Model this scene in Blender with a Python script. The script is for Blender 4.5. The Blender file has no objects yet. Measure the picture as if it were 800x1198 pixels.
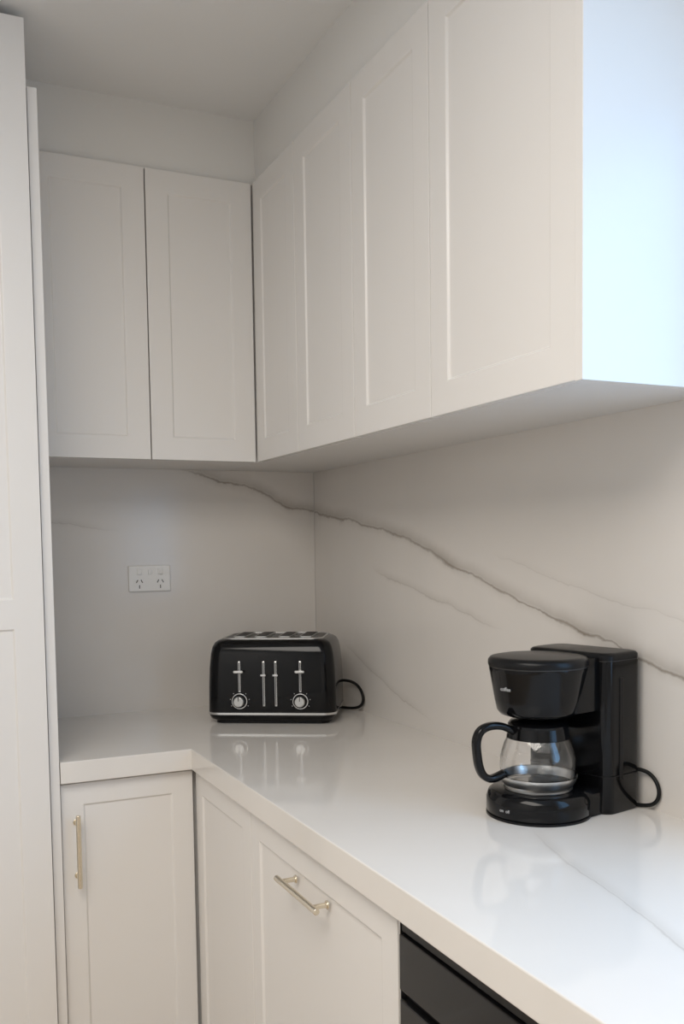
import bpy, bmesh, random
from math import *
from mathutils import Vector, Matrix
random.seed(3)
scene=bpy.context.scene
scene.view_settings.view_transform='Standard'
scene.view_settings.look='None'
scene.view_settings.exposure=0

# ---------------------------------------------------------------- materials
def newmat(name):
    m=bpy.data.materials.new(name);m.use_nodes=True
    return m,m.node_tree,m.node_tree.nodes['Principled BSDF']
def pmat(name,col,rough=.5,metal=0,spec=.5,noise=0,nscale=8,bump=0,bscale=60,coat=0,trans=0,ior=1.45):
    m,nt,b=newmat(name)
    b.inputs['Roughness'].default_value=rough
    b.inputs['Metallic'].default_value=metal
    b.inputs['Specular IOR Level'].default_value=spec
    b.inputs['Coat Weight'].default_value=coat
    b.inputs['Transmission Weight'].default_value=trans
    b.inputs['IOR'].default_value=ior
    tc=nt.nodes.new('ShaderNodeTexCoord')
    n=nt.nodes.new('ShaderNodeTexNoise');n.inputs['Scale'].default_value=nscale;n.inputs['Detail'].default_value=3
    nt.links.new(tc.outputs['Object'],n.inputs['Vector'])
    mx=nt.nodes.new('ShaderNodeMix');mx.data_type='RGBA'
    mx.inputs[6].default_value=(*[c*(1-noise) for c in col],1)
    mx.inputs[7].default_value=(*[min(1,c*(1+noise)) for c in col],1)
    nt.links.new(n.outputs['Fac'],mx.inputs[0]);nt.links.new(mx.outputs[2],b.inputs['Base Color'])
    if bump>0:
        n2=nt.nodes.new('ShaderNodeTexNoise');n2.inputs['Scale'].default_value=bscale;n2.inputs['Detail'].default_value=2
        nt.links.new(tc.outputs['Object'],n2.inputs['Vector'])
        bp=nt.nodes.new('ShaderNodeBump');bp.inputs['Strength'].default_value=bump;bp.inputs['Distance'].default_value=.002
        nt.links.new(n2.outputs['Fac'],bp.inputs['Height']);nt.links.new(bp.outputs[0],b.inputs['Normal'])
    return m

def M(nt,op,a,b=None,c=None,clamp=False):
    n=nt.nodes.new('ShaderNodeMath');n.operation=op;n.use_clamp=clamp
    for i,x in enumerate((a,b,c)):
        if x is None: continue
        if isinstance(x,(int,float)): n.inputs[i].default_value=x
        else: nt.links.new(x,n.inputs[i])
    return n.outputs[0]

def marble(name,base,axes,veins,rough=.25,umin=-1.0,umax=3.0):
    m,nt,b=newmat(name)
    b.inputs['Roughness'].default_value=rough
    g=nt.nodes.new('ShaderNodeNewGeometry')
    sx=nt.nodes.new('ShaderNodeSeparateXYZ');nt.links.new(g.outputs['Position'],sx.inputs[0])
    def ax(s):
        o=sx.outputs['XYZ'.index(s[-1])]
        return M(nt,'MULTIPLY',o,-1.0) if s[0]=='-' else o
    U=ax(axes[0]);V=ax(axes[1])
    def noise(scale,detail=4,rough_=.6):
        n=nt.nodes.new('ShaderNodeTexNoise');n.inputs['Scale'].default_value=scale;n.inputs['Detail'].default_value=detail
        n.inputs['Roughness'].default_value=rough_
        nt.links.new(g.outputs['Position'],n.inputs['Vector']);return n.outputs['Fac']
    n1=noise(7,5,.6);n2=noise(3.2,3);n3=noise(24,4)
    cl=nt.nodes.new('ShaderNodeMix');cl.data_type='RGBA'
    cl.inputs[6].default_value=(*[c*.95 for c in base],1);cl.inputs[7].default_value=(*[min(1,c*1.04) for c in base],1)
    nt.links.new(n2,cl.inputs[0]);col=cl.outputs[2]
    for pts,width,wob,stren,vc,hal in veins:
        t=M(nt,'DIVIDE',M(nt,'SUBTRACT',U,umin),umax-umin)
        fc=nt.nodes.new('ShaderNodeFloatCurve')
        cm=fc.mapping;cm.use_clip=False;cv=cm.curves[0]
        pp=[((u-umin)/(umax-umin),v/3.0) for u,v in pts]
        cv.points[0].location=pp[0];cv.points[1].location=pp[-1]
        for p in pp[1:-1]: cv.points.new(*p)
        for p in cv.points: p.handle_type='AUTO'
        cm.extend='HORIZONTAL'
        cm.update();nt.links.new(t,fc.inputs['Value'])
        target=M(nt,'MULTIPLY',fc.outputs[0],3.0)
        w=M(nt,'MULTIPLY',M(nt,'SUBTRACT',n1,.5),wob)
        w2=M(nt,'MULTIPLY',M(nt,'SUBTRACT',n3,.5),wob*.3)
        sd=M(nt,'SUBTRACT',M(nt,'ADD',M(nt,'ADD',V,w),w2),target)
        d=M(nt,'ABSOLUTE',sd)
        wm=M(nt,'MULTIPLY',M(nt,'POWER',n2,2.0),width*4.5)
        core=M(nt,'POWER',M(nt,'SUBTRACT',1.0,M(nt,'DIVIDE',d,wm),clamp=True),.7)
        d2=M(nt,'ABSOLUTE',M(nt,'SUBTRACT',sd,width*1.6))
        halo=M(nt,'MULTIPLY',M(nt,'POWER',M(nt,'SUBTRACT',1.0,M(nt,'DIVIDE',d2,width*7),clamp=True),1.6),M(nt,'MULTIPLY',n2,hal*2))
        s=M(nt,'MAXIMUM',core,halo)
        u0,u1=pts[0][0],pts[-1][0]
        fa=M(nt,'DIVIDE',M(nt,'SUBTRACT',U,u0),.12,clamp=True);fb=M(nt,'DIVIDE',M(nt,'SUBTRACT',u1,U),.12,clamp=True)
        s=M(nt,'MULTIPLY',M(nt,'MULTIPLY',s,M(nt,'MULTIPLY',fa,fb)),M(nt,'MULTIPLY',M(nt,'ADD',n1,.45),stren),clamp=True)
        mx=nt.nodes.new('ShaderNodeMix');mx.data_type='RGBA'
        nt.links.new(s,mx.inputs[0]);nt.links.new(col,mx.inputs[6]);mx.inputs[7].default_value=(*vc[:3],1)
        col=mx.outputs[2]
    nt.links.new(col,b.inputs['Base Color'])
    return m

WHITE=(.84,.81,.775)
m_cab=pmat('cabinet_satin_white',WHITE,rough=.25,noise=.008,nscale=3,bump=.015,bscale=25)
m_carc=pmat('cabinet_carcass_white',(.78,.755,.725),rough=.45,noise=.01)
m_gap=pmat('shadow_gap',(.10,.095,.09),rough=.8)  # dark paint for shade in door gaps, also seams, slots and marks
m_wall=pmat('painted_wall',(.83,.81,.775),rough=.75,noise=.012,nscale=2,bump=.04,bscale=120)
m_ceil=pmat('painted_ceiling',(.86,.85,.83),rough=.85,noise=.01,nscale=2)
m_brass=pmat('brushed_champagne_metal',(.80,.73,.60),rough=.27,metal=1,noise=.05,nscale=60)
m_black=pmat('gloss_black_plastic',(.004,.004,.0045),rough=.11,spec=.32,noise=.1,nscale=30)
m_black2=pmat('satin_black_plastic',(.006,.006,.0065),rough=.3,spec=.28,noise=.1,nscale=40)
m_chrome=pmat('chrome',(.72,.72,.72),rough=.14,metal=1,noise=.02)
m_steel=pmat('brushed_steel',(.62,.62,.61),rough=.3,metal=1,noise=.04,nscale=50)
m_rub=pmat('rubber_cord',(.008,.008,.008),rough=.5,spec=.3)
m_ovg=pmat('appliance_black_glass',(.006,.006,.0065),rough=.10,spec=.5)
m_ovp=pmat('appliance_panel',(.012,.012,.013),rough=.3,spec=.35)
m_plast=pmat('white_plastic',(.88,.865,.84),rough=.3)
m_print=pmat('print_grey',(.55,.55,.55),rough=.5)
m_seal=pmat('silicone_joint',(.50,.47,.44),rough=.5)
m_glass=pmat('carafe_glass',(1,1,1),rough=.0,trans=1,ior=1.45)
m_floor,nt,b=newmat('timber_floor')
b.inputs['Roughness'].default_value=.4
tc=nt.nodes.new('ShaderNodeTexCoord');mp=nt.nodes.new('ShaderNodeMapping');mp.inputs['Scale'].default_value=(1,8,1)
nz=nt.nodes.new('ShaderNodeTexNoise');nz.inputs['Scale'].default_value=3;nz.inputs['Detail'].default_value=6
cr=nt.nodes.new('ShaderNodeValToRGB');cr.color_ramp.elements[0].color=(.48,.39,.29,1);cr.color_ramp.elements[1].color=(.66,.55,.43,1)
nt.links.new(tc.outputs['Object'],mp.inputs[0]);nt.links.new(mp.outputs[0],nz.inputs['Vector']);nt.links.new(nz.outputs['Fac'],cr.inputs[0]);nt.links.new(cr.outputs[0],b.inputs['Base Color'])

VC=(.29,.245,.20);VL=(.44,.39,.34)
base=(.775,.73,.68)
m_splash_r=marble('marble_splash_right',base,('-Y','Z'),[
    ([(-.25,1.505),(.0,1.488),(.12,1.472),(.37,1.437),(.61,1.395),(.86,1.325),(1.068,1.267),(1.35,1.20),(1.567,1.146),(2.0,1.06)],.0046,.036,.85,VC,.42),
    ([(.40,1.315),(.7,1.255),(1.05,1.185)],.0026,.03,.5,VL,.4),
    ([(1.0,1.36),(1.3,1.29),(1.7,1.22)],.0020,.03,.3,VL,.3),
    ([(.2,1.10),(.45,1.01),(.75,.93)],.0028,.03,.45,VL,.35)],rough=.17)
m_splash_b=marble('marble_splash_back',base,('X','Z'),[
    ([(-.48,1.62),(-.38,1.598),(-.30,1.577),(-.2,1.552),(-.1,1.507),(.0,1.49),(.25,1.48)],.0048,.05,.85,VC,.5),
    ([(-.95,1.47),(-.8,1.455),(-.62,1.43)],.0028,.04,.45,VL,.4)],rough=.17)
m_counter=marble('marble_counter',(.83,.79,.74),('-Y','X'),[
    ([(1.50,-.27),(1.67,-.33),(1.8,-.355),(1.97,-.40),(2.2,-.46)],.0032,.02,.5,VL,.45),
    ([(.45,-.95),(.50,-.75),(.56,-.45),(.62,-.2)],.0026,.03,.3,VL,.4)],rough=.07)

# ---------------------------------------------------------------- mesh helpers
def link(ob,parent=None):
    bpy.context.collection.objects.link(ob)
    if parent: ob.parent=parent
    return ob
def empty(name,loc=(0,0,0),rz=0):
    e=bpy.data.objects.new(name,None);e.empty_display_size=.05;e.location=loc;e.rotation_euler=(0,0,rz);return link(e)
def from_bm(name,bm,mat,parent=None,smooth=False,bevel=0,seg=2):
    bmesh.ops.recalc_face_normals(bm,faces=bm.faces)
    me=bpy.data.meshes.new(name);bm.to_mesh(me);bm.free()
    ob=bpy.data.objects.new(name,me)
    if mat: me.materials.append(mat)
    if smooth:
        for p in me.polygons: p.use_smooth=True
    if bevel:
        md=ob.modifiers.new('bevel','BEVEL');md.width=bevel;md.segments=seg;md.limit_method='ANGLE';md.angle_limit=radians(35)
    return link(ob,parent)
def box(name,lo,hi,mat,parent=None,bevel=0,seg=2,smooth=False):
    bm=bmesh.new()
    bmesh.ops.create_cube(bm,size=1)
    for v in bm.verts:
        v.co=Vector([lo[i]+(v.co[i]+.5)*(hi[i]-lo[i]) for i in range(3)])
    return from_bm(name,bm,mat,parent,smooth,bevel,seg)
def prism(name,poly,z0,z1,mat,parent=None,bevel=0):
    bm=bmesh.new()
    a=[bm.verts.new((x,y,z0)) for x,y in poly];b=[bm.verts.new((x,y,z1)) for x,y in poly]
    n=len(poly)
    bm.faces.new(a);bm.faces.new(b)
    for i in range(n): bm.faces.new((a[i],a[(i+1)%n],b[(i+1)%n],b[i]))
    return from_bm(name,bm,mat,parent,False,bevel)
def rrect(hw,hd,r,n=8,cx=0,cy=0):
    r=min(r,hw-.0005,hd-.0005);pts=[]
    for qx,qy,a0 in ((1,1,0),(-1,1,90),(-1,-1,180),(1,-1,270)):
        for i in range(n+1):
            a=radians(a0+90*i/n);pts.append((cx+qx*(hw-r)+r*cos(a),cy+qy*(hd-r)+r*sin(a)))
    return pts
def loft(name,rings,mat,parent=None,cap=True,smooth=True,auto=True):
    bm=bmesh.new();R=[]
    for z,pts in rings: R.append([bm.verts.new((x,y,z)) for x,y in pts])
    n=len(R[0])
    for a,b in zip(R,R[1:]):
        for i in range(n): bm.faces.new((a[i],a[(i+1)%n],b[(i+1)%n],b[i]))
    if cap: bm.faces.new(R[0]);bm.faces.new(R[-1])
    ob=from_bm(name,bm,mat,parent,smooth)
    if auto: smooth_by_angle(ob,40)
    return ob
def smooth_by_angle(ob,ang):
    me=ob.data;bm=bmesh.new();bm.from_mesh(me)
    for e in bm.edges:
        if len(e.link_faces)==2 and e.calc_face_angle(0)>radians(ang): e.smooth=False
    for f in bm.faces: f.smooth=True
    bm.to_mesh(me);bm.free()
def circ(r,n=48,cx=0,cy=0): return [(cx+r*cos(2*pi*i/n),cy+r*sin(2*pi*i/n)) for i in range(n)]
def lathe(name,prof,mat,parent=None,n=56,cx=0,cy=0,cap=False,ang=40):
    ob=loft(name,[(z,circ(max(r,.0003),n,cx,cy)) for r,z in prof],mat,parent,cap=cap,auto=False)
    smooth_by_angle(ob,ang);return ob
def tube(name,pts,r,mat,parent=None,res=12):
    cu=bpy.data.curves.new(name,'CURVE');cu.dimensions='3D';cu.bevel_depth=r;cu.bevel_resolution=4;cu.resolution_u=res;cu.use_fill_caps=True
    s=cu.splines.new('NURBS');s.points.add(len(pts)-1)
    for p,c in zip(s.points,pts): p.co=(*c,1)
    s.use_endpoint_u=True;s.order_u=4
    cu.materials.append(mat)
    return link(bpy.data.objects.new(name,cu),parent)
def cyl(name,p0,p1,r,mat,parent=None,n=24,bevel=.001):
    p0,p1=Vector(p0),Vector(p1);d=p1-p0
    bm=bmesh.new();bmesh.ops.create_cone(bm,cap_ends=True,segments=n,radius1=r,radius2=r,depth=d.length)
    q=Vector((0,0,1)).rotation_difference(d.normalized()).to_matrix().to_4x4()
    bmesh.ops.transform(bm,matrix=Matrix.Translation((p0+p1)/2)@q,verts=bm.verts)
    ob=from_bm(name,bm,mat,parent,False,bevel,2);smooth_by_angle(ob,40);return ob
def shaker(name,o,u,nrm,w,h,parent,t=.018,fr=.058,rec=.0045,slope=.0035,mat=None,rails=()):
    mat=mat or m_cab
    o,u,nrm=Vector(o),Vector(u),Vector(nrm);z=Vector((0,0,1))
    bm=bmesh.new()
    def P(a,b,d): return bm.verts.new(o+u*a+z*b-nrm*d)
    F=[P(0,0,0),P(w,0,0),P(w,h,0),P(0,h,0)];B=[P(0,0,t),P(w,0,t),P(w,h,t),P(0,h,t)]
    bm.faces.new(B)
    for i in range(4): bm.faces.new((F[i],F[(i+1)%4],B[(i+1)%4],B[i]))
    zs=[fr]+[x for r in rails for x in r]+[h-fr]
    ops=[(zs[i],zs[i+1]) for i in range(0,len(zs),2)]
    prevL,prevR=F[0],F[1]
    for k,(a,b) in enumerate(ops):
        I=[P(fr,a,0),P(w-fr,a,0),P(w-fr,b,0),P(fr,b,0)]
        s=slope
        J=[P(fr+s,a+s,rec),P(w-fr-s,a+s,rec),P(w-fr-s,b-s,rec),P(fr+s,b-s,rec)]
        for i in range(4): bm.faces.new((I[i],I[(i+1)%4],J[(i+1)%4],J[i]))
        bm.faces.new(J)
        if k==len(ops)-1: nl,nr=F[3],F[2]
        else:
            mz=(b+ops[k+1][0])/2;nl,nr=P(0,mz,0),P(w,mz,0)
        bm.faces.new((prevL,prevR,I[1],I[0]))
        bm.faces.new((I[3],I[2],nr,nl))
        bm.faces.new((prevL,I[0],I[3],nl));bm.faces.new((I[1],prevR,nr,I[2]))
        prevL,prevR=nl,nr
    return from_bm(name,bm,mat,parent,False,.0013,2)

# ---------------------------------------------------------------- dimensions
CT=.900; TH=.050; ZB=1.612; ZT=2.357; ZC=2.528; DX=.3103; BK=.0147
XL=-2.7; YF=-4.6
box('floor',(XL-.1,YF-.1,-.05),(.1,.1,0),m_floor)
box('ceiling',(XL-.1,YF-.1,ZC),(.1,.1,ZC+.1),m_ceil)
box('wall_back',(XL-.1,.0,0),(.1,.1,ZC),m_wall)
box('wall_left',(XL-.1,YF,0),(XL,0,ZC),m_wall)
box('wall_front',(XL-.1,YF-.1,0),(.1,YF,ZC),m_wall)
WY0,WY1,WZ0,WZ1=-3.20,-1.80,1.02,2.15
bm=bmesh.new()
def addbox(bm,lo,hi):
    r=bmesh.ops.create_cube(bm,size=1)
    for v in r['verts']: v.co=Vector([lo[i]+(v.co[i]+.5)*(hi[i]-lo[i]) for i in range(3)])
addbox(bm,(0,WY1,0),(.1,0,ZC));addbox(bm,(0,YF,0),(.1,WY0,ZC));addbox(bm,(0,WY0,0),(.1,WY1,WZ0));addbox(bm,(0,WY0,WZ1),(.1,WY1,ZC))
from_bm('wall_right',bm,m_wall)
win=empty('window_1')
for nm,lo,hi in (('sill',(.02,WY0,WZ0),(.09,WY1,WZ0+.04)),('head',(.02,WY0,WZ1-.04),(.09,WY1,WZ1)),('jamb_a',(.02,WY0,WZ0+.04),(.09,WY0+.04,WZ1-.04)),('jamb_b',(.02,WY1-.04,WZ0+.04),(.09,WY1,WZ1-.04)),('mullion',(.04,(WY0+WY1)/2-.02,WZ0+.04),(.08,(WY0+WY1)/2+.02,WZ1-.04))):
    box(nm,lo,hi,m_plast,win,bevel=.002)
bx=-DX+BK
prism('wall_bulkhead',[(-.902,0),(0,0),(0,-1.664),(bx,-1.664),(bx,bx),(-.902,bx)],ZT+.0005,ZC,m_wall)
bs=empty('backsplash')
box('slab_back',(-.902,-.0125,CT),(-.0005,-.0005,ZB+.0004),m_splash_b,bs)
box('slab_right',(-.0125,-1.76,CT),(-.0005,-.0125,ZB+.0004),m_splash_r,bs)
box('slab_right_upstand',(-.0125,-2.85,CT),(-.0005,-1.7605,WZ0-.01),m_splash_r,bs)
box('corner_joint',(-.0137,-.0137,CT),(-.0120,-.0120,ZB),m_seal,bs)

# ---------------------------------------------------------------- upper cabinets
uc=empty('upper_cabinet')
box('carcass',(-DX+.019,-1.664,ZB+.0005),(-.001,-.001,ZT),m_carc,uc)
ys=[-.3125,-.6041,-.9239,-1.249,-1.6625]
for i in range(4):
    a,b_=ys[i]-.0012,ys[i+1]+.0012
    shaker('door_%d'%(i+1),(-DX,a,ZB),(0,-1,0),(-1,0,0),a-b_,ZT-ZB,uc)
box('gap_shade',(-DX+.0185,-1.66,ZB+.004),(-DX+.0192,-.30,ZT-.004),m_gap,uc)  # added dark sheet behind the doors, paints the shade in their gaps
box('end_panel',(-DX-.003,-1.682,ZB-.002),(-.001,-1.6645,ZC-.001),m_cab,uc,bevel=.001)
uc2=empty('upper_cabinet.001')
box('carcass',(-.902,-DX+.019,ZB+.0005),(-DX+.018,-.001,ZT),m_carc,uc2)
xs=[-.902,-.6024,-.3118]
for i in range(2):
    a,b_=xs[i]+.0015,xs[i+1]-.0015
    shaker('door_%d'%(i+1),(a,-DX,ZB),(1,0,0),(0,-1,0),b_-a,ZT-ZB,uc2)
box('gap_shade',(-.90,-DX+.0185,ZB+.004),(-.312,-DX+.0192,ZT-.004),m_gap,uc2)  # dark sheet again, shade between the left upper doors

# ---------------------------------------------------------------- base cabinets
FX=-.586
def bar_handle(p0,p1,nrm,parent,name,so=.030):
    p0,p1,nrm=Vector(p0),Vector(p1),Vector(nrm)
    d=(p1-p0).normalized()
    cyl(name+'_bar',p0+nrm*so,p1+nrm*so,.0055,m_brass,parent)
    for k,(q,s) in enumerate(((p0,1),(p1,-1))):
        c=q+d*s*.022
        cyl(name+'_post_%d'%k,c,c+nrm*so,.0045,m_brass,parent)
        cyl(name+'_rose_%d'%k,c,c+nrm*.003,.0075,m_brass,parent)
bc=empty('base_cabinet')
box('carcass',(FX+.02,-1.616,.10),(-.001,-.60,CT-TH-.002),m_carc,bc)
box('plinth',(FX+.06,-1.616,0),(FX+.075,-.60,.10),m_cab,bc)
shaker('door_corner',(FX,-.592,.11),(0,-1,0),(-1,0,0),.390,CT-TH-.006-.11,bc,fr=.05)
shaker('door_pull_out',(FX,-.9845,.11),(0,-1,0),(-1,0,0),.626,CT-TH-.006-.11,bc,fr=.05)
box('gap_shade',(FX+.0185,-1.612,.115),(FX+.0195,-.595,CT-TH-.012),m_gap,bc)  # painted shade behind the base door gaps, not a cabinet part
bar_handle((FX,-1.205,.778),(FX,-1.388,.778),(-1,0,0),bc,'handle')
bc2=empty('base_cabinet.001')
box('carcass',(-.902,FX+.02,.10),(FX+.018,-.001,CT-TH-.002),m_carc,bc2)
box('plinth',(-.902,FX+.06,0),(FX+.06,FX+.075,.10),m_cab,bc2)
shaker('door',(-.9005,FX,.11),(1,0,0),(0,-1,0),.3085,CT-TH-.006-.11,bc2,fr=.05)
box('gap_shade',(-.90,FX+.0185,.115),(FX-.004,FX+.0195,CT-TH-.012),m_gap,bc2)  # same painted gap shade for the left base door
bar_handle((-.868,FX,.609),(-.868,FX,.777),(0,-1,0),bc2,'handle')
bc3=empty('base_cabinet.002')
box('carcass',(FX+.02,-2.85,.10),(-.001,-2.226,CT-TH-.002),m_carc,bc3)
shaker('door',(FX,-2.228,.11),(0,-1,0),(-1,0,0),.62,CT-TH-.006-.11,bc3,fr=.05)

# dishwasher
ov=empty('built_in_dishwasher')
box('body',(FX+.02,-2.222,.12),(-.01,-1.620,CT-TH-.004),m_ovp,ov)
box('trim_left',(FX-.002,-1.623,.12),(FX+.02,-1.6175,CT-TH-.005),m_steel,ov)
box('top_lip',(FX-.001,-2.222,.829),(FX+.02,-1.626,CT-TH-.006),m_ovp,ov,bevel=.001)
box('control_panel',(FX-.006,-2.222,.745),(FX+.02,-1.626,.8265),m_ovg,ov,bevel=.002)
box('grip_recess',(FX+.006,-2.222,.732),(FX+.02,-1.626,.745),m_black2,ov)
box('door_front',(FX-.006,-2.222,.13),(FX+.02,-1.626,.732),m_ovg,ov,bevel=.003)
for k in range(4):
    y=-1.835-.035*k
    cyl('button_%d'%k,(FX-.005,y,.776),(FX-.0078,y,.776),.0065,m_ovp,ov,bevel=.0006)
    cyl('button_icon_%d'%k,(FX-.0075,y,.776),(FX-.0081,y,.776),.0022,m_print,ov,n=12,bevel=0)

prism('countertop',[(-.902,-.0005),(-.0005,-.0005),(-.0005,-2.86),(-.600,-2.86),(-.600,-.606),(-.902,-.606)],CT-TH,CT,m_counter,None,bevel=.002)

# ---------------------------------------------------------------- pantry + gable
box('trim_gable_panel',(-.9245,-.602,0),(-.9035,-.001,2.372),m_cab,None,bevel=.001)
pc=empty('pantry_cabinet')
box('carcass',(-1.62,-.598,.0),(-.926,-.002,ZC-.02),m_carc,pc)
shaker('door',(-1.48,-.618,.02),(1,0,0),(0,-1,0),.552,2.485,pc,fr=.062,rails=((1.186,1.251),))
box('side_filler',(-1.62,-.617,.0),(-1.484,-.599,ZC-.02),m_cab,pc)

# ---------------------------------------------------------------- power outlet
po=empty('power_outlet',(-.546,-.0125,1.292))
box('plate',(-.062,-.008,-.038),(.062,0,.038),m_plast,po,bevel=.003)
for sx_ in (-.031,.031):
    box('switch',(sx_-.007,-.0125,.012),(sx_+.007,-.007,.030),m_plast,po,bevel=.0015)
    for dx_,rot_ in ((-.007,.5),(.007,-.5),(0,0)):
        zz=-.008 if dx_ else -.024
        bm=bmesh.new();addbox(bm,(-.0013,-.0086,-.005),(.0013,-.0078,.005))
        bmesh.ops.rotate(bm,verts=bm.verts,cent=(0,0,0),matrix=Matrix.Rotation(rot_,3,'Y'))
        bmesh.ops.translate(bm,verts=bm.verts,vec=(sx_+dx_,0,zz));from_bm('slot',bm,m_gap,po)
box('switch_mid',(-.005,-.0115,.012),(.005,-.007,.026),m_plast,po,bevel=.0015)

# ---------------------------------------------------------------- toaster
TA=radians(-31)
fw=Vector((cos(TA),sin(TA)));bk=Vector((-sin(TA),cos(TA)))
fc=Vector((-.3210,-.404))
W,D,H=.352,.250,.232
c=fc+bk*(D/2)
to=empty('toaster',(c.x,c.y,CT),TA)
hw,hd=W/2,D/2
prof=[(.009,.012),(.013,.005),(.022,.001),(.034,.0),(.10,.001),(.15,.003),(.190,.007),(.208,.011),(.219,.017),(.225,.025),(.2285,.035),(.2295,.044)]
loft('body',[(z,rrect(hw-i,hd-i,.036-i*.3,8)) for z,i in prof],m_black,to)
loft('chrome_band',[(z,rrect(hw+o,hd+o,.037,8)) for z,o in ((.0255,.0),(.026,.0020),(.0320,.0020),(.0325,.0))],m_chrome,to,cap=False)
loft('foot_skirt',[(z,rrect(hw-.018,hd-.018,.03,8)) for z in (.0,.012)],m_black2,to)
loft('top_trim',[(z,rrect(hw-i,hd-i,.030,8)) for z,i in ((.2275,.036),(.2310,.036),(.2313,.0375),(.2313,.040),(.2290,.041))],m_steel,to,cap=False)
loft('top_plate',[(.226,rrect(hw-.041,hd-.041,.026,8)),(.2300,rrect(hw-.041,hd-.041,.026,8))],m_black2,to)
for k,x in enumerate((-.092,-.033,.033,.092)):
    loft('slot_rim_%d'%k,[(z,rrect(.0180-i,.072-i,.006,4,cx=x)) for z,i in ((.2295,0),(.2345,0),(.2345,.0020),(.2302,.0020))],m_steel,to,cap=False)
    loft('slot_dark_%d'%k,[(.2301,rrect(.0159,.0698,.005,4,cx=x)),(.2343,rrect(.0159,.0698,.005,4,cx=x))],m_rub,to)
yf=-hd
for k,(x,z0,z1) in enumerate(((-.083,.088,.172),(.083,.088,.172),(-.0165,.050,.172),(.0165,.050,.172))):
    box('lever_track_%d'%k,(x-.0034,yf-.0018,z0),(x+.0034,yf+.012,z1),m_chrome,to,bevel=.0012)
    box('lever_groove_%d'%k,(x-.0013,yf-.0024,z0+.004),(x+.0013,yf+.012,z1-.004),m_gap,to)
    if k<2:
        box('lever_%d'%k,(x-.0135,yf-.018,.141),(x+.0135,yf-.002,.149),m_chrome,to,bevel=.003,seg=3)
    else:
        box('lever_%d'%k,(x-.0075,yf-.012,.132),(x+.0075,yf-.002,.138),m_chrome,to,bevel=.002,seg=3)
for k,x in enumerate((-.083,.083)):
    cyl('dial_base_%d'%k,(x,yf+.004,.064),(x,yf-.005,.064),.0215,m_chrome,to,n=40)
    cyl('dial_ring_%d'%k,(x,yf-.005,.064),(x,yf-.007,.064),.0190,m_black2,to,n=40)
    cyl('dial_knob_%d'%k,(x,yf-.006,.064),(x,yf-.020,.064),.0140,m_steel,to,n=40,bevel=.002)
    box('dial_mark_%d'%k,(x-.0012,yf-.0206,.066),(x+.0012,yf-.0195,.077),m_gap,to)
    for j in range(7):
        a=radians(-120+40*j)
        cyl('tick_%d_%d'%(k,j),(x+.0262*sin(a),yf+.002,.064+.0262*cos(a)),(x+.0262*sin(a),yf-.0012,.064+.0262*cos(a)),.0012,m_print,to,n=8,bevel=0)
def tolocal(e,pts):
    mt=(Matrix.Translation(e.location)@Matrix.Rotation(e.rotation_euler[2],4,'Z')).inverted()
    return [tuple(mt@Vector(p)) for p in pts]
tube('cord',tolocal(to,[(-.075,-.225,.965),(-.05,-.235,.98),(-.024,-.28,.988),(-.020,-.345,.972),(-.020,-.37,.935),(-.024,-.345,.910),(-.035,-.30,.9045),(-.06,-.24,.9045)]),.0042,m_rub,to)

# ---------------------------------------------------------------- coffee maker
CA=radians(12)
cm=empty('coffee_maker',(-.204,-1.430,CT),CA)
lathe('base_disc',[(.070,.0),(.087,.002),(.091,.008),(.091,.030),(.087,.041),(.080,.0465),(.0,.0475)],m_black,cm)
loft('base_bridge',[(z,rrect(.070-i,.080-i,.015,6,cx=.080)) for z,i in ((.001,0),(.040,0),(.046,.006))],m_black,cm)
lathe('base_foot_ring',[(.085,.0),(.0915,.0005),(.0915,.004),(.085,.005)],m_black2,cm)
lathe('hot_plate',[(.060,.047),(.060,.050),(.056,.0505),(0,.0505)],m_steel,cm)
def trr(i,r=.020): return rrect(.0490-i,.094-i,r,8,cx=.1215)
loft('water_tower',[(z,trr(i)) for z,i in ((.0,.002),(.003,0),(.269,0))],m_black,cm)
loft('tower_lid',[(z,trr(i)) for z,i in ((.2705,.0005),(.279,.0005),(.2825,.003),(.284,.008))],m_black2,cm)
loft('tower_seam',[(z,trr(.0015)) for z in (.267,.272)],m_gap,cm,cap=False)
box('tower_sight_strip',(.104,-.0955,.06),(.114,-.0935,.240),m_black2,cm,bevel=.0008)
loft('tower_foot_joint',[(z,trr(-.0006)) for z in (.066,.068)],m_black2,cm,cap=False)
lathe('brew_head',[(.0,.176),(.058,.176),(.067,.179),(.072,.186),(.076,.205),(.0845,.254),(.0855,.258),(.0855,.262)],m_black,cm,n=64)
lathe('head_seam',[(.0845,.2615),(.0845,.2645)],m_gap,cm,n=64)
lathe('head_lid',[(.0865,.264),(.0872,.268),(.0868,.274),(.083,.2785),(.072,.2805),(.0,.2815)],m_black2,cm,n=64)
loft('head_bridge',[(z,rrect(.050,.074,.01,4,cx=.060)) for z in (.184,.276)],m_black,cm)
cyl('drip_valve',(0,0,.162),(0,0,.178),.012,m_black2,cm)
prof=[(.0,.0515),(.052,.0515),(.060,.055),(.0655,.066),(.0675,.085),(.066,.105),(.059,.127),(.052,.140),(.0475,.148),(.0475,.154)]
inn=[(r-.0018 if r>.003 else 0,z+(.0018 if z<.056 else 0)) for r,z in prof][::-1]
lathe('carafe_glass',prof+inn,m_glass,cm,n=64)
lathe('carafe_base_glint',[(.0612,.0540),(.0650,.0600),(.0680,.0680),(.0684,.0700),(.0672,.0690)],m_steel,cm)  # added bright ring, stands in for water and counter reflection in the glass
lathe('carafe_collar',[(.0480,.136),(.0555,.136),(.0530,.150),(.0520,.157),(.0480,.158)],m_black,cm)
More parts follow.
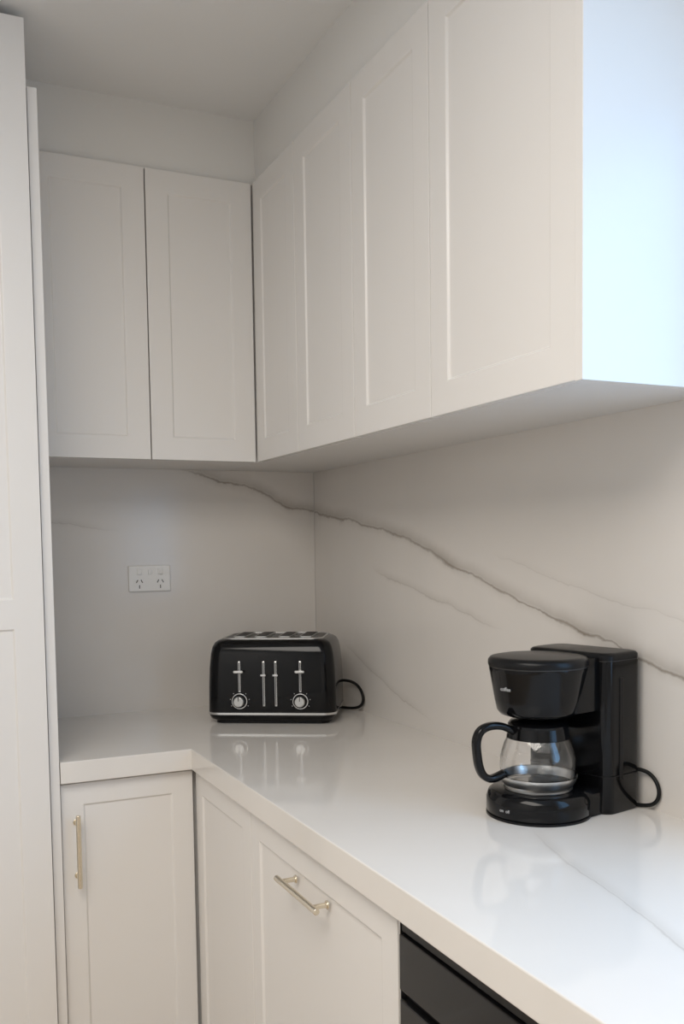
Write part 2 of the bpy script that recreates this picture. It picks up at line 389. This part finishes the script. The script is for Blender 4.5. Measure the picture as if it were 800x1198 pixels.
lathe('carafe_lid',[(.0520,.155),(.0530,.160),(.048,.166),(.030,.170),(.0,.171)],m_black,cm)
ha=radians(175)-CA
hx,hy=cos(ha),sin(ha)
path=[(.050,.149),(.072,.160),(.096,.162),(.114,.155),(.122,.138),(.121,.114),(.117,.092),(.108,.076),(.092,.070),(.068,.077)]
bm=bmesh.new();rings=[]
def catm(P,n=6):
    out=[]
    for i in range(len(P)-1):
        p0=P[max(i-1,0)];p1=P[i];p2=P[i+1];p3=P[min(i+2,len(P)-1)]
        for k in range(n):
            t=k/n
            out.append(tuple(.5*((2*p1[j])+(-p0[j]+p2[j])*t+(2*p0[j]-5*p1[j]+4*p2[j]-p3[j])*t*t+(-p0[j]+3*p1[j]-3*p2[j]+p3[j])*t**3) for j in (0,1)))
    out.append(P[-1]);return out
cp=catm(path)
for i,(r,z) in enumerate(cp):
    a=cp[max(i-1,0)];b2=cp[min(i+1,len(cp)-1)]
    t=Vector((b2[0]-a[0],b2[1]-a[1])).normalized();nn=Vector((-t[1],t[0]))
    ring=[]
    for x,y in rrect(.0090,.0065,.005,3):
        rr=r+nn[0]*y;zz=z+nn[1]*y
        ring.append(bm.verts.new((hx*rr-hy*x,hy*rr+hx*x,zz)))
    rings.append(ring)
n=len(rings[0])
for a,b2 in zip(rings,rings[1:]):
    for i in range(n): bm.faces.new((a[i],a[(i+1)%n],b2[(i+1)%n],b2[i]))
bm.faces.new(rings[0]);bm.faces.new(rings[-1])
from_bm('carafe_handle',bm,m_black,cm,True)
def label(name,txt,size,ang,rad,z,parent):
    cu=bpy.data.curves.new(name,'FONT');cu.body=txt;cu.size=size;cu.align_x='CENTER';cu.align_y='CENTER';cu.extrude=.0002
    cu.materials.append(m_print)
    o=link(bpy.data.objects.new(name,cu),parent)
    o.location=(rad*cos(ang),rad*sin(ang),z);o.rotation_euler=(pi/2,0,ang+pi/2);return o
label('label_head','coffee',.0095,pi,.0825,.228,cm)
label('label_base','on  off',.008,pi+.06,.0918,.020,cm)
tube('cord',tolocal(cm,[(-.035,-1.465,.966),(-.020,-1.490,.972),(-.018,-1.520,.962),(-.018,-1.533,.935),(-.020,-1.522,.908),(-.028,-1.490,.9045),(-.035,-1.46,.9045)]),.0036,m_rub,cm)

# ---------------------------------------------------------------- lights
w=bpy.data.worlds.new('world');scene.world=w;w.use_nodes=True
bg=w.node_tree.nodes['Background'];bg.inputs[0].default_value=(.45,.68,1.0,1);bg.inputs[1].default_value=1.0
def area(name,loc,rot,sx,sy,power,col):
    l=bpy.data.lights.new(name,'AREA');l.shape='RECTANGLE';l.size=sx;l.size_y=sy;l.energy=power;l.color=col
    o=bpy.data.objects.new(name,l);o.location=loc;o.rotation_euler=rot;return link(o)
area('ceiling_light',(-1.65,-2.5,ZC-.03),(0,0,0),1.1,1.6,37,(1,.94,.86))
area('window_daylight',(.16,(WY0+WY1)/2,(WZ0+WZ1)/2),(0,pi/2,0),1.1,1.35,15,(.34,.62,1.0))

# ---------------------------------------------------------------- camera
cd=bpy.data.cameras.new('camera');cam=link(bpy.data.objects.new('camera',cd))
cam.matrix_world=Matrix.Translation((-1.2137,-2.7838,1.3726))@Matrix.Rotation(-.4366,4,'Z')@Matrix.Rotation(pi/2-.0628,4,'X')@Matrix.Rotation(-.0144,4,'Z')
cd.sensor_fit='VERTICAL';cd.sensor_height=36;cd.lens=1108.61/1198*36
cd.shift_y=(711.08-599)/1198;cd.clip_start=.02
scene.camera=cam
